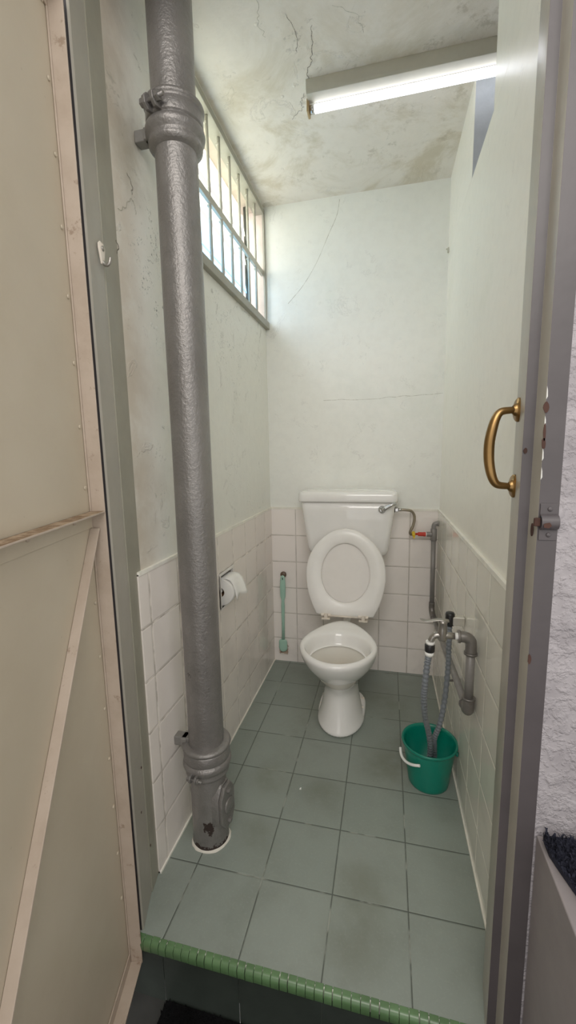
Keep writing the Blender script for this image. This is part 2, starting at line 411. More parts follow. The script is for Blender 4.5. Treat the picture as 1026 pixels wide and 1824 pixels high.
# ---- left wall, with the window opening and the paper-roll recess
WY0, WY1, WZ0, WZ1 = .33, 1.222, 1.853, 2.40
NY0, NY1, NZ0, NZ1 = .462, .612, .592, .742
LX = -.14
mb = MB()
mb.box((LX, -.21, -.1), (0, NY0, WZ0)).box((LX, NY1, -.1), (0, YB+.1, WZ0)).box((LX, NY0, -.1), (0, NY1, NZ0)).box((LX, NY0, NZ1), (0, NY1, WZ0))
mb.box((LX, NY0, NZ0), (-.085, NY1, NZ1))
mb.box((LX, -.21, WZ0), (0, WY0, ZC)).box((LX, WY1, WZ0), (0, YB+.1, ZC)).box((LX, WY0, WZ1), (0, WY1, ZC))
mb.box((0, -.05, 0), (TT, NY0, ZT), 1).box((0, NY1, 0), (TT, YB, ZT), 1).box((0, NY0, 0), (TT, NY1, NZ0), 1).box((0, NY0, NZ1), (TT, NY1, ZT), 1)
mb.box((0, -.05, ZT-.004), (TT+.002, YB, ZT+.006), 2)
mb.box((0, -.05, 0), (TT+.004, YB, .006), 2)
x = .0008
ribbon(mb, jag([(x,.057,1.80),(x,.05,1.83),(x,.03,1.82),(x,.01,1.79),(x,-.02,1.775)], .004, (1,0,0)), .0014, (1,0,0), 3)
ribbon(mb, jag([(x,-.035,1.70),(x,-.025,1.685),(x,-.035,1.67)], .004, (1,0,0)), .0018, (1,0,0), 4)
ribbon(mb, jag([(x,.03,1.88),(x,.05,1.86),(x,.045,1.84)], .004, (1,0,0)), .001, (1,0,0), 4)
struct(mb.build('wall_left', ['wall_l', 'tile_l', 'grout', 'crack', 'crack_dark'], recalc=False))
# ---- right wall, with the lamp opening under the ceiling
HY0, HY1, HZ = .395, .69, 2.105
RX = XR+.12
mb = MB()
mb.box((XR, -.06, -.1), (RX, YB+.1, HZ)).box((XR, -.06, HZ), (RX, HY0, ZC)).box((XR, HY1, HZ), (RX, YB+.1, ZC))
mb.box((XR-TT, -.055, 0), (XR, YB, ZT), 1)
mb.box((XR-TT-.003, -.055, ZT-.005), (XR, YB, ZT+.008), 2)
mb.box((XR-TT-.004, -.055, 0), (XR, YB, .007), 2)
mb.box((XR+.001, HY1-.002, HZ), (RX, HY1, ZC), 3)
mb.box((XR+.002, HY0, HZ), (RX, HY1, HZ+.001), 3)
wr = struct(mb.build('wall_right', ['wall_r', 'tile_r', 'grout', 'jamb_blue'], recalc=False))
for v in wr.data.vertices: v.co.x += .009*max(0, (YB-v.co.y)/YB)   # the wall opens out a little toward the door
struct(MB().box((1.85, -.1, 0), (1.95, YB, ZC)).build('wall_neighbour', ['wall']))
# ---- front wall: plaster either side of the doorway and above it
FY = -.23
mb = MB()
mb.box((.885, FY, ZO), (1.95, -.06, 2.75)).box((-.9, FY, ZO), (-.03, -.05, 2.75)).box((-.03, FY, 2.26), (.885, -.14, 2.75))
struct(mb.build('wall_front', ['plaster']))
# ---- corridor floor
mb = MB().box((-1.0, -2.2, ZO-.1), (1.95, -.2, ZO))
for xx in (-.4, .115, .63, 1.15): mb.box((xx-.0015, -2.2, ZO), (xx+.0015, -.2, ZO+.0006), 1)
struct(mb.build('floor_corridor', ['outfloor', 'jamb_out']))
# ---- step: dark riser and green ribbed nosing
mb = MB()
xs = [-.12, .1, .3, .5, .7, .86]
for a, b in zip(xs, xs[1:]): mb.box((a+.0008, -.203, ZO), (b-.0008, -.196, -.028))
struct(mb.build('trim_1', ['riser']))
mb = MB(); w = .0206; xx = .012; k = 0
while xx < .85:
    g = .0014 if k % 5 == 4 else .0005
    prof = [(-.196, .0012)] + [(-.2035-.0105*math.sin(a), -.0105+.0117*math.cos(a)) for a in [i*PI/2/6 for i in range(7)]] + [(-.2135, -.026), (-.2105, -.0305), (-.196, -.031)]
    lift = random.uniform(-.0003, .0003)
    mb.loft([[(x_, y+lift, z+lift) for y, z in prof] for x_ in (xx+g, xx+w*.5, xx+w-g)], 0, False)
    xx += w; k += 1
mb.box((.005, -0.2035, -.0295), (.86, -.197, -.001), 1)
struct(mb.build('trim_2', ['nosing', 'grout'], bevel=.0009))
# ---- ledge outside, right of the doorway
LZ = .512
struct(MB().box((.899, -1.3, ZO), (1.6, FY-.001, LZ)).build('trim_3', ['ledge'], bevel=.003))

# ---- door frame
fr = thing('door_frame', 'grey painted door frame with splayed jambs around the doorway', 'door frame')
fr['kind'] = 'structure'
ZH = 2.26
L = [(0.0005, -.03), (.0005, -.045), (.0118, -.099), (.0098, -.1005), (.0400, -.186), (.0375, -.191), (.0, -.192), (-.03, -.192), (-.03, -.03)]
mb = MB().prism(L, -.001, ZH)
for (y, z, h) in [(-.06,.345,.012),(-.13,.09,.008),(-.10,1.16,.006)]: pass
lj = mb.build('left_jamb', ['jamb_in', 'gap_shade', 'jamb_strip'], fr, bevel=.0015)
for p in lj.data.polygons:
    if p.normal.y < -.6 and p.center.y < -.15: p.material_index = 1  # painted shade behind the door edge
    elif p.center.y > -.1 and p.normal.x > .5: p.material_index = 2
Rr = [(.895, -.02), (.8865, -.032), (.868, -.075), (.8605, -.1), (.856, -.118), (.846, -.188), (.846, -.199), (.8625, -.2), (.8665, -.2305), (.896, -.2315), (.896, -.02)]
mb = MB().prism(Rr, ZO, ZH)
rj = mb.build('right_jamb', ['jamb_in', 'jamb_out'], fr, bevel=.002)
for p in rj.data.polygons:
    if p.normal.y < -.8: p.material_index = 1  # outward faces take the shaded copy of the frame paint
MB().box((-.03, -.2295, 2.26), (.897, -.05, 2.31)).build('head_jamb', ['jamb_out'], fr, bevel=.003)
mb = MB()
for (x_, y_, z_, w_, h_) in [(.8668,-.2312,1.262,.004,.009),(.867,-.2312,1.225,.002,.016),(.8668,-.2312,1.207,.003,.010),(.868,-.2312,.845,.003,.010),(.8505,-.2,1.196,.003,.005)]:
    mb.prism([(math.cos(a)*w_*random.uniform(.7,1.2), math.sin(a)*h_*random.uniform(.8,1.1)) for a in [i*PI/5 for i in range(10)]], 0, .0012, 0, Matrix.Translation((x_, y_, z_)) @ Matrix.Rotation(PI/2, 4, 'X'))
for (x_, y_, z_) in [(.0195,-.12,.40),(.031,-.15,.30),(.012,-.095,.142)]:
    mb.lathe([(.003, 0), (.003, .0015)], (x_+.0005, y_, z_), 8, 0, rot_to((.93, .36, 0)))
mb.lathe([(.0055, 0), (.0055, .0012)], (.8642, -.2155, 1.066), 14, 0, Matrix.Diagonal((1, 1, 2, 1)) @ rot_to((-1, 0, 0)))
mb.build('rust_chip', ['rust'], fr)
mb = MB()
for z_ in (1.285, 1.24, 1.215, 1.19, 1.16): mb.prism([(-.001,-.01),(.0012,-.006),(.0006,.004),(-.0008,.01)], 0, .0008, 0, Matrix.Translation((.867, -.2314, z_)) @ Matrix.Rotation(PI/2, 4, 'X'))
mb.build('paint_chip', ['white_paint_chip'], fr)

# ---- window
win = bpy.data.objects.new('window_1', None); COL.objects.link(win); struct(win)
mb = MB()
mb.box((-.03, WY0, WZ0-.022), (.02, YB-.002, WZ0+.012)).box((-.045, WY0, WZ1-.022), (.006, YB-.002, WZ1+.004)).box((-.03, WY0-.02, WZ0), (.006, WY0+.008, WZ1)).box((-.005, WY1-.006, WZ0), (.006, YB-.002, WZ1))
mb.build('window_frame', ['winframe'], win, bevel=.002)
mb = MB().box((-.135, WY1-.006, WZ0), (-.004, WY1, WZ1)).box((-.135, WY0, WZ0-.001), (-.02, WY1, WZ0+.006)).box((-.135, WY0, WZ1-.006), (-.02, WY1, WZ1))
mb.build('window_reveal', ['winreveal'], win)
mb = MB()
for k in range(8):
    y = .352+.109*k
    mb.tube([(-.012, y, WZ0+.01), (-.012, y, WZ1-.02)], 0.0062, 10)
    for z in (2.35, 2.082): mb.box((-.02, y-.009, z), (-.010, y+.009, z+.006))
mb.box((-.018, WY0, 2.093), (-.006, WY1-.004, 2.12))
mb.build('window_bar', ['bar'], win)
mb = MB()
for k in range(4):
    z0 = WZ0+.008+.132*k
    a = math.radians(10)
    m = Matrix.Translation((-.075, 0, z0)) @ Matrix.Rotation(-a, 4, 'Y')
    mb.box((-.002, WY0+.004, 0), (.002, WY1-.07, .142), 0, m)
mb.build('louvre_pane', ['louvre'], win)
mb = MB()
for k in range(4):
    z0 = WZ0+.01+.132*k
    mb.add([(-.07, 1.148, z0+.02), (-.06, 1.148, z0+.06), (-.07, 1.13, z0+.12), (-.075, 1.148, z0+.1), (-.055, 1.152, z0+.06)], [(0,1,2,3),(0,4,2),(0,1,4)])
mb.box((-.08, 1.150, WZ0), (-.055, 1.158, WZ1-.01))
mb.build('louvre_clip', ['clip'], win)

# ================================================================== THINGS
# ---- door leaf
door = thing('door_1', 'open beige steel door with angle iron frame, rail and diagonal brace', 'door', (.018, -.223, 0), math.atan2(-.968, .252))
door.rotation_euler.x = 0.0; door['kind'] = 'structure'
DW, DB, DT = .76, -.062, 2.03
MB().box((-.002, -.004, DB+.002), (DW, 0, DT)).build('door_sheet', ['leaf'], door)
mb = MB()
mb.box((-.006, -.004, DB), (-.002, .031, DT))                      # perpendicular leg of the hinge stile
mb.box((-.002, 0.0005, DB), (.0022, .004, DT))
mb.box((DW-.004, -.004, DB), (DW, .031, DT)).box((DW-.032, .0005, DB), (DW-.004, .004, DT))
mb.box((-.002, .0005, DB), (DW-.004, .004, DB+.03)).box((-.002, .0005, DB), (DW-.004, .031, DB+.004))
mb.box((-.002, .0005, DT-.03), (DW-.004, .004, DT)).box((-.002, .0005, DT-.004), (DW-.004, .031, DT))
mb.build('angle_frame', ['angle'], door, bevel=.0012)
mb = MB().box((-.0015, .0005, 1.05), (DW-.005, .0035, 1.085))
mr = mb.build('mid_rail', ['leaf'], door, bevel=.001)
MB().box((-.0015, .0005, 1.081), (DW-.005, .031, 1.085)).build('rail_shelf', ['angle', 'dusty'], mr, bevel=.001)
mr2 = mr.children[0]
for p in mr2.data.polygons:
    if p.normal.z > .8: p.material_index = 1
a = Vector((-.018, 0, 1.048)); b = Vector((.70, 0, -.05)); u = (b-a).normalized()
m = Matrix.Translation((a.x+.022, 0, a.z)) @ Matrix(((u.x, 0, -u.z, 0), (0, 1, 0, 0), (u.z, 0, u.x, 0), (0, 0, 0, 1)))
Lb = (b-a).length
mb = MB().box((.012, .0005, -.024), (Lb-.02, .004, .0), 0, m).box((.0, .0005, -.001), (Lb-.02, .02, .003), 0, m)
mb.build('diagonal_brace', ['angle'], door, bevel=.001)
mb = MB()
for k in range(16):
    z = 2.0-.1235*k
    mb.lathe([(.0045, 0), (.0042, .0014), (.0025, .0026)], (.0135+.008*(k % 2 == 0)*0, .0003, z), 10, 0, rot_to((0, 1, 0)))
mb.build('rivet', ['leaf'], door)
mb = MB()
for k in range(5): mb.lathe([(.0032, 0), (.0032, .004)], (.08+.15*k, .003, 1.072), 8, 0, rot_to((0, 1, 0)))
mb.build('rail_screw', ['angle'], door)

# ---- soil pipe
PX, PY = .103, .093
sp = thing('soil_pipe', 'tall silver grey cast iron soil pipe standing in front corner', 'pipe', (PX, PY, 0))
r = .0528
prof = [(r+.004, 0), (r+.003, .02), (r+.001, .03)] + [(r + .0006*math.sin(z*9) + (.0015 if z < .3 else 0) + (.0012 if z > 2.0 else 0), z) for z in [.05+.05*i for i in range(47)]] + [(r, ZC)]
MB().lathe(prof, n=48, cap0=False, cap1=False).build('pipe_shaft', ['pipe'], sp)
def collar(name, z0, flip=False):
    """bell socket: narrow at z0, bulging, with a bead, a clamp band and a top ring"""
    pr_old = [(.049, 0), (.056, .003), (.0605, .010), (.0625, .016), (.060, .022), (.0635, .028), (.0685, .036), (.070, .044), (.0675, .051), (.0655, .054), (.0665, .057),
          (.0665, .082), (.0655, .084), (.068, .088), (.069, .094), (.066, .100), (.058, .102), (.049, .1025)]
    pr = [(.051, -.004), (.060, .001), (.0655, .007), (.0665, .013), (.064, .019), (.066, .024), (.0715, .031), (.0735, .039), (.0715, .047), (.068, .050), (.0645, .052), (.0645, .054), (.069, .055), (.0695, .058), (.0695, .083), (.068, .085), (.0665, .086), (.0715, .089), (.0735, .094), (.0715, .099), (.063, .102), (.051, .1025)]
    if flip: pr = [(q, .1025-h) for q, h in pr][::-1]
    return MB().lathe([(q, z0+h) for q, h in pr], n=48, cap0=False, cap1=False).build(name, ['pipe'], sp)
c1 = collar('pipe_collar', 1.942)
def ear(parent, z, ang, mat='pipe', k=1.0):
    d = Vector((math.cos(ang), math.sin(ang), 0)); t = Vector((-d.y, d.x, 0))
    mtx = Matrix((( t.x, d.x, 0, d.x*.071), (t.y, d.y, 0, d.y*.071), (0, 0, 1, z), (0, 0, 0, 1))) @ Matrix.Diagonal((k, k, k, 1))
    mb = MB()
    # two lugs with a bolt through them
    for sx in (-.012, .006):
        poly = [(-.004, -.011), (.008, -.013), (.016, -.006), (.017, .004), (.011, .012), (-.004, .013)]
        mb.prism(poly, sx, sx+.007, 0, mtx @ Matrix(((0, 0, 1, 0), (1, 0, 0, 0), (0, 1, 0, 0), (0, 0, 0, 1))))
    e = mb.build('clamp_ear', [mat], parent, bevel=.0015)
    mb = MB()
    mb.lathe([(.0065, -.02), (.0075, -.018), (.0075, -.013)], (0, 0, 0), 6, 0, mtx @ Matrix.Translation((0, .008, 0)) @ rot_to((1, 0, 0)), smooth=False)
    mb.lathe([(.0065, .013), (.0075, .014), (.0075, .02)], (0, 0, 0), 6, 0, mtx @ Matrix.Translation((0, .008, 0)) @ rot_to((1, 0, 0)), smooth=False)
    mb.lathe([(.0035, -.02), (.0035, .03)], (0, 0, 0), 10, 0, mtx @ Matrix.Translation((0, .008, 0)) @ rot_to((1, 0, 0)))
    mb.build('clamp_bolt', [mat], e if False else parent)
ear(c1, 2.010, math.radians(256), k=1.35)
c2 = collar('pipe_collar', .235)
ear(c2, .262, math.radians(262))
for z, nm in ((1.985, 'wall_bracket'), (.333, 'wall_bracket')):
    mb = MB().box((-PX+.001, -.022, z-.014), (-.044, .008, z+.014)).box((-.075, -.026, z-.014), (-.056, .012, z+.014))
    mb.build(nm, ['pipe_plain'], sp, bevel=.003)
# access hatch: six-sided plate on a boss
ang = math.radians(-9)
mtx = Matrix.Translation((0, 0, .135)) @ Matrix.Rotation(ang, 4, 'Z') @ Matrix(((0, 0, 1, 0), (1, 0, 0, 0), (0, 1, 0, 0), (0, 0, 0, 1)))
hexp = lambda w, h: [(-w, -h*.55), (-w*.45, -h), (w*.45, -h), (w, -h*.55), (w, h*.55), (w*.45, h), (-w*.45, h), (-w, h*.55)]
mb = MB()
def ringp(w, h, d): return [tuple(mtx @ Vector((a, b, d))) for a, b in hexp(w, h)]
mb.loft([ringp(.043, .085, .02), ringp(.041, .078, .048), ringp(.038, .070, .058)], 0, False, False, True)
hb = mb.build('access_boss', ['pipe'], sp, bevel=.003)
mb = MB().loft([ringp(.038, .070, .0585), ringp(.038, .070, .066), ringp(.035, .067, .069)], 0, False)
hp = mb.build('access_plate', ['pipe'], sp, bevel=.0015)
mb = MB().lathe([(.022, .068), (.024, .0705), (.019, .073), (.0, .074)], (0, 0, 0), 20, 0, mtx, cap1=False)
for b_ in (-.05, .05): mb.lathe([(.0085, .068), (.0085, .075), (.006, .077)], (0, 0, 0), 6, 0, mtx @ Matrix.Translation((0, b_, 0)), smooth=False)
mb.build('plate_bolt', ['pipe'], hp)
mb = MB()
ring = []
for i in range(40):
    q = 2*PI*i/40; rr = .0605+.0015*math.sin(5*q)+random.uniform(-.001, .0015)
    ring.append((rr*math.cos(q), rr*math.sin(q)))
mb.loft([[(a, b, .0005) for a, b in ring], [(a*.97, b*.97, .006) for a, b in ring], [(a*.86, b*.86, .009) for a, b in ring]], 0, True, False, False)
mb.build('cement_ring', ['concrete'], sp)

# ---- toilet
TX = .440
to = thing('toilet', 'white ceramic toilet with raised seat standing against back wall', 'toilet', (TX, 0, 0))
NN = 48
def egg(hw, yf, yb_, z, taper=.0, e=2.0, cx=0):
    """plan ring: front at yf, back at yb_, narrowing toward the back by taper"""
    yc = (yf+yb_)/2; hl = (yb_-yf)/2; out = []
    for i in range(NN):
        t = 2*PI*i/NN; c, s = math.cos(t), math.sin(t)
        px = math.copysign(abs(s)**(2/e), s); py = -math.copysign(abs(c)**(2/e), c)
        k = 1 - taper*max(0, (py+.25)/1.25)**1.3 if py > -.25 else 1
        out.append((cx+hw*px*k, yc+hl*py, z))
    return out
rings = [egg(.107, .614, .935, 0), egg(.106, .617, .935, .018), egg(.099, .625, .93, .032), egg(.091, .634, .925, .06), egg(.082, .645, .92, .10), egg(.0745, .654, .92, .145), egg(.0735, .654, .92, .18),
         egg(.082, .632, .915, .212), egg(.097, .604, .91, .243, .04), egg(.1155, .571, .905, .273, .12), egg(.134, .536, .905, .303, .2), egg(.150, .506, .907, .334, .28), egg(.1605, .485, .91, .364, .34), egg(.166, .474, .914, .386, .37), egg(.1665, .4715, .915, .396, .38),
         egg(.163, .476, .913, .405, .38), egg(.150, .489, .895, .4075, .36), egg(.139, .502, .80, .404, .12), egg(.134, .510, .787, .392, .10)]
mb = MB(); mb.loft(rings, 0, True, True, False)
inner = [rings[-1], egg(.128, .520, .780, .365, .10), egg(.122, .530, .772, .345, .10)]
mb.loft(inner, 0, True, False, False)
lip = [inner[-1], egg(.116, .538, .765, .343, .10), egg(.117, .538, .765, .348, .10), egg(.124, .528, .772, .350, .1)]
bowl = [egg(.1265, .523, .778, .352, .1), egg(.118, .535, .772, .325, .1), egg(.10, .556, .768, .285, .05), egg(.075, .60, .765, .24), egg(.05, .65, .76, .20), egg(.03, .68, .74, .17)]
mb.loft(lip, 0, True, False, False)
mb.loft(bowl, 1, True, False, True)
pan = mb.build('pan', ['ceramic', 'bowl'], to, subsurf=1)
mb = MB()
# foot flange lobes with screw caps
mb.loft([egg(.108, .70, .95, 0, e=3), egg(.106, .702, .95, .03, e=3), egg(.098, .71, .94, .042, e=3), egg(.06, .75, .9, .046, e=2.5)], 0, True)
ft = mb.build('foot_flange', ['ceramic'], to)
mb = MB()
for sx in (-1, 1):
    for y in (.80, .875): mb.lathe([(.007, .036), (.007, .043), (.005, .046), (0, .047)], (sx*.092, y, 0), 14, 0, cap1=False).build('screw_cap', ['hinge'], ft); mb = MB()
MB().lathe([(.047, .205), (.0, .2055)], (0, .71, 0), 30, cap0=False, cap1=False).build('bowl_water', ['water'], to)
mb = MB().tube(spline([(.0, .90, .19), (.03, .98, .16), (.05, 1.08, .13), (.06, YB-.008, .12)], 8), .05, 18)
mb.tube([(.062, .90, .185), (.075, .93, .185)], .018, 12)
mb.build('outlet_pipe', ['dark_trap'], to)
mb = MB().tube(spline([(0, 1.12, .70), (0, 1.12, .52), (0, 1.10, .40), (0, 1.03, .345), (0, .90, .335)], 8), .019, 14)
mb.build('flush_pipe', ['white_pl'], to)
# cistern
def rrect(hx, y0, y1, z, rad=.03, n=6, rb=.012):
    out = []
    for cx, cy, a0, q in ((hx-rad, y0+rad, -90, rad), (hx-rb, y1-rb, 0, rb), (-hx+rb, y1-rb, 90, rb), (-hx+rad, y0+rad, 180, rad)):
        for i in range(n+1):
            a_ = math.radians(a0+90*i/n); out.append((cx+q*math.cos(a_), cy+q*math.sin(a_), z))
    return out
CB = YB-.009
rings = [rrect(.165, 1.075, CB, .682), rrect(.183, 1.056, CB, .686), rrect(.193, 1.046, CB, .70), rrect(.199, 1.040, CB, .72), rrect(.207, 1.034, CB, .78), rrect(.216, 1.029, CB, .85), rrect(.223, 1.025, CB, .91), rrect(.2275, 1.022, CB, .958)]
ci = MB().loft(rings, 0, True).build('cistern', ['ceramic'], to)
rings = [rrect(.230, 1.018, CB, .956), rrect(.238, 1.010, CB, .957), rrect(.240, 1.008, CB, .962), rrect(.239, 1.009, CB, .992), rrect(.236, 1.013, CB, 1.000), rrect(.227, 1.024, CB-.006, 1.006), rrect(.19, 1.06, CB-.03, 1.0095), rrect(.1, 1.10, CB-.06, 1.011)]
MB().loft(rings, 0, True).build('cistern_lid', ['ceramic'], ci)
mb = MB().lathe([(.018, 0), (.018, .006), (.015, .012), (.009, .015)], (.166, 1.026, .922), 22, 0, rot_to((0, -1, 0)))
mb.tube([(.164, 1.010, .920), (.183, 1.007, .931), (.205, 1.004, .944), (.229, 1.002, .957)], [.0135, .010, .0075, .0068], 12)
mb.build('flush_lever', ['chrome'], ci)
mb = MB().lathe([(.017, 0), (.017, .003)], (.2245, 1.155, .905), 18, 0, rot_to((1, 0, 0)))
mb.build('inlet_washer', ['black_pl'], ci)
# raised seat and lid, in local (x, depth, height) then tilted back
def contour(n=64):
    ks = [(0, .134), (.03, .140), (.12, .158), (.25, .176), (.40, .187), (.52, .1875), (.65, .176), (.76, .155), (.86, .121), (.93, .085), (.975, .05), (1, 0)]
    right = spline([(x_, 0, h*.416) for h, x_ in ks], 5)
    right = [(max(0, p.x), p.z) for p in right]
    return right
R_ = contour()
out_c = [(x_, h) for x_, h in R_[:-1]] + [(0, .416)] + [(-x_, h) for x_, h in R_[:-1]][::-1]
hole = []
for i in range(64):
    t = 2*PI*i/64; hh = .203-.141*math.cos(t); k = 1+.05*math.cos(t)
    hole.append((.114*k*math.sin(t), hh))
def tilt(x_, d_, h):
    a_ = math.radians(8.6); base = (.930, .422)
    return (x_, base[0]+d_*math.cos(a_)+h*math.sin(a_), base[1]+h*math.cos(a_)-d_*math.sin(a_))
# resample the outer outline by angle about the hole centre
def by_angle(cont, t):
    c = (0, 0.203); d = (math.sin(t), -math.cos(t)); best = None
    n = len(cont)
    for i in range(n):
        p, q = cont[i], cont[(i+1) % n]
        ex, ey = q[0]-p[0], q[1]-p[1]; den = d[0]*ey-d[1]*ex
        if abs(den) < 1e-12: continue
        s = ((p[0]-c[0])*ey-(p[1]-c[1])*ex)/den; w_ = ((p[0]-c[0])*d[1]-(p[1]-c[1])*d[0])/den
        if s > 0 and -1e-9 <= w_ <= 1+1e-9 and (best is None or s > best): best = s
    return (c[0]+d[0]*best, c[1]+d[1]*best)
outer = [by_angle(out_c, 2*PI*i/64) for i in range(64)]
def inset(cont, other, k): return [(p[0]+(q[0]-p[0])*k, p[1]+(q[1]-p[1])*k) for p, q in zip(cont, other)]
def ring3(c, d): return [tilt(x_, d, h) for x_, h in c]
sr = [ring3(outer, .0), ring3(outer, -.010), ring3(inset(outer, hole, .05), -.0145), ring3(inset(outer, hole, .45), -.0155), ring3(inset(outer, hole, .88), -.012), ring3(inset(outer, hole, .98), -.007), ring3(hole, 0.), ring3(outer, .0)]
MB().loft(sr, 0, True, False, False).build('seat', ['seat'], to)
lo = [(x_*1.01, 0.203+(h-0.203)*1.008) for x_, h in outer]; cen = [(0, 0.203)]*64
MB().loft([ring3(lo, .004), ring3(lo, .010), ring3(inset(lo, cen, .1), .018), ring3(inset(lo, cen, .6), .021), ring3(inset(lo, cen, .97), .0215)], 0, True, True, True).build('lid', ['lid'], to)
for sx in (-1, 1):
    mb = MB().box((sx*.088-.021, .905, .4035), (sx*.088+.021, .925, .411)).box((sx*.088-.008, .907, .409), (sx*.088+.008, .925, .432))
    mb.tube([(sx*.088-.024, .917, .424), (sx*.088-.009, .917, .424)], .0075, 14).tube([(sx*.088+.009, .917, .424), (sx*.088+.024, .917, .424)], .0075, 14)
    mb.build('hinge', ['hinge'], to, bevel=.0015)
MB().tube([(-.064, .917, .421), (.064, .917, .421)], .0045, 12).build('hinge_bar', ['hinge'], to)

# ---- cistern supply: braided hose, tape, red valve
sh = thing('cistern_supply_hose', 'curved braided hose with red valve between cistern and corner pipe', 'water hose', (.70, 1.15, .9))
def loc(*p): return tuple(Vector(p)-Vector((.70, 1.15, .9)))
pts = spline([loc(.690,1.15,.905), loc(.72,1.15,.904), loc(.748,1.155,.897), loc(.763,1.16,.868), loc(.757,1.16,.825), loc(.744,1.16,.793), loc(.747,1.165,.779), loc(.758,1.17,.779)], 10)
MB().tube(pts, .0068, 12).build('hose', ['braid'], sh)
mb = MB().lathe([(.011, 0), (.013, .002), (.013, .014), (.010, .016)], loc(.668,1.15,.905), 6, 0, rot_to((1, 0, 0)), smooth=False)
mb.lathe([(.0085, 0), (.0085, .016)], loc(.684,1.15,.905), 16, 0, rot_to((1, 0, 0)))
mb.build('hose_nut', ['chrome'], sh)
mb = MB()
mb.lathe([(.006, 0), (.013, .003), (.014, .009), (.0145, .014), (.008, .017)], loc(.752,1.17,.779), 9, 0, rot_to((1, 0, .1)), smooth=False)
mb.add([loc(.757,1.164,.775), loc(.770,1.162,.772), loc(.765,1.163,.757), loc(.760,1.163,.758)], [(0,1,2,3)])
mb.build('thread_tape', ['yellow'], sh)
mb = MB().lathe([(.006, -.012), (.006, .0), (.009, 0), (.0105, .002), (.0105, .026), (.0115, .027), (.0115, .036), (.009, .038)], loc(.782,1.172,.7795), 16, 0, rot_to((1, 0, 0)))
mb.build('valve', ['red'], sh)
MB().lathe([(.0085, 0), (.0085, .010)], loc(.819,1.172,.7795), 16, 0, rot_to((1, 0, 0))).build('valve_collar', ['white_pl'], sh)

# ---- water pipe: out of the wall, down the corner, along the wall, up to the tap
wp = thing('water_pipe', 'grey water pipe running down back corner and along right wall', 'pipe')
CX, CY = .858, 1.178
RXp, RYp = .868, .236
mb = MB().tube(spline([(XR-.001, CY, .835), (.874, CY, .835), (.862, CY, .831), (CX, CY, .82), (CX, CY, .808)], 6), .0115, 16)
mb.lathe([(.014, 0), (.014, .01)], (XR-.014, CY, .835), 16, 0, rot_to((1, 0, 0))).build('wall_elbow', ['pvc'], wp)
mb = MB().lathe([(.0145, 0), (.0155, .002), (.0155, .058), (.0145, .06)], (CX, CY, .748), 18).lathe([(.0125, 0), (.0125, .024)], (CX-.034, CY-.003, .7795), 16, 0, rot_to((1, 0, 0)))
mb.build('pipe_tee', ['pvc'], wp, bevel=.001)
MB().tube([(CX, CY, .749), (.860, CY, .395)], .0112, 16).build('corner_pipe', ['pvc'], wp)
mb = MB().tube(spline([(.860, CY, .425), (.860, CY, .395), (.862, CY-.012, .372), (.864, CY-.04, .364), (.864, CY-.06, .365)], 6), .0145, 16)
mb.build('pipe_bend', ['galv'], wp)
MB().tube([(.8645, CY-.05, .365), (RXp, RYp+.02, .440)], .0112, 16).build('wall_pipe', ['pvc'], wp)
mb = MB().tube(spline([(RXp, RYp+.045, .4375), (RXp, RYp+.02, .439), (RXp, RYp+.004, .444), (RXp, RYp, .462), (RXp, RYp, .485)], 6), .0165, 18)
mb.lathe([(.0185, 0), (.0185, .006)], (RXp, RYp, .48), 18).lathe([(.0185, 0), (.0185, .006)], (RXp, RYp+.04, .4375), 18, 0, rot_to((0, 1, 0)))
mb.build('lower_elbow', ['galv'], wp)
MB().tube([(RXp, RYp, .48), (RXp, RYp, .64)], .0125, 18).build('riser_pipe', ['pvc'], wp)
mb = MB().tube(spline([(RXp, RYp, .622), (RXp, RYp, .645), (RXp-.003, RYp, .66), (RXp-.015, RYp, .668), (RXp-.032, RYp, .669)], 6), .0158, 18)
mb.lathe([(.0185, 0), (.0185, .006)], (RXp, RYp, .618), 18).lathe([(.0185, 0), (.0185, .006)], (RXp-.036, RYp, .669), 18, 0, rot_to((1, 0, 0)))
mb.build('upper_elbow', ['galv'], wp)
mb = MB().tube([(XR-.008, .472, .402), (.848, .468, .402), (.840, .462, .392)], .0042, 8)
mb.build('pipe_hook', ['galv'], wp)

# ---- tap
tp = thing('bib_tap', 'steel lever tap on grey riser pipe at right wall', 'tap', (.80, RYp, .669))
mb = MB().tube([(.030, 0, 0), (.0, 0, 0), (-.018, 0, -.001)], .0095, 16)
mb.lathe([(.0125, -.014), (.0135, -.01), (.0125, .02), (.0115, .036), (.0125, .038), (.0125, .044)], (-.010, 0, 0), 18)
mb.build('tap_body', ['brushed'], tp)
MB().lathe([(.0098, 0), (.0098, .014)], (.024, 0, 0), 16, 0, rot_to((1, 0, 0))).build('thread_seal', ['white_pl'], tp)
MB().tube(spline([(-.014, 0, -.001), (-.026, 0, -.001), (-.036, 0, -.008), (-.041, 0, -.02)], 6), [.0095]*10+[.009]*9, 14).build('spout', ['brushed'], tp)
mb = MB()
rings = []
for t, w_, z_, h_ in [(.006, .008, .044, .008), (-.008, .011, .0445, .009), (-.02, .009, .0465, .005), (-.04, .0085, .0425, .004), (-.056, .010, .0405, .004), (-.068, .008, .0425, .003), (-.073, .002, .0445, .002)]:
    rings.append([(t, w_*math.cos(a_), z_+h_*.5*math.sin(a_)) for a_ in [i*2*PI/12 for i in range(12)]])
mb.loft(rings, 0, True)
mb.build('lever', ['brushed'], tp)
mb = MB().lathe([(.0125, 0), (.0125, .008)], (-.0425, 0, -.030), 18, 0)
mb.build('hose_collar', ['white_pl'], tp)
mb = MB().lathe([(.0135, 0), (.0145, .002), (.0145, .020), (.0135, .022)], (-.0435, 0, -.053), 18)
mb.build('hose_coupling', ['black_pl'], tp)
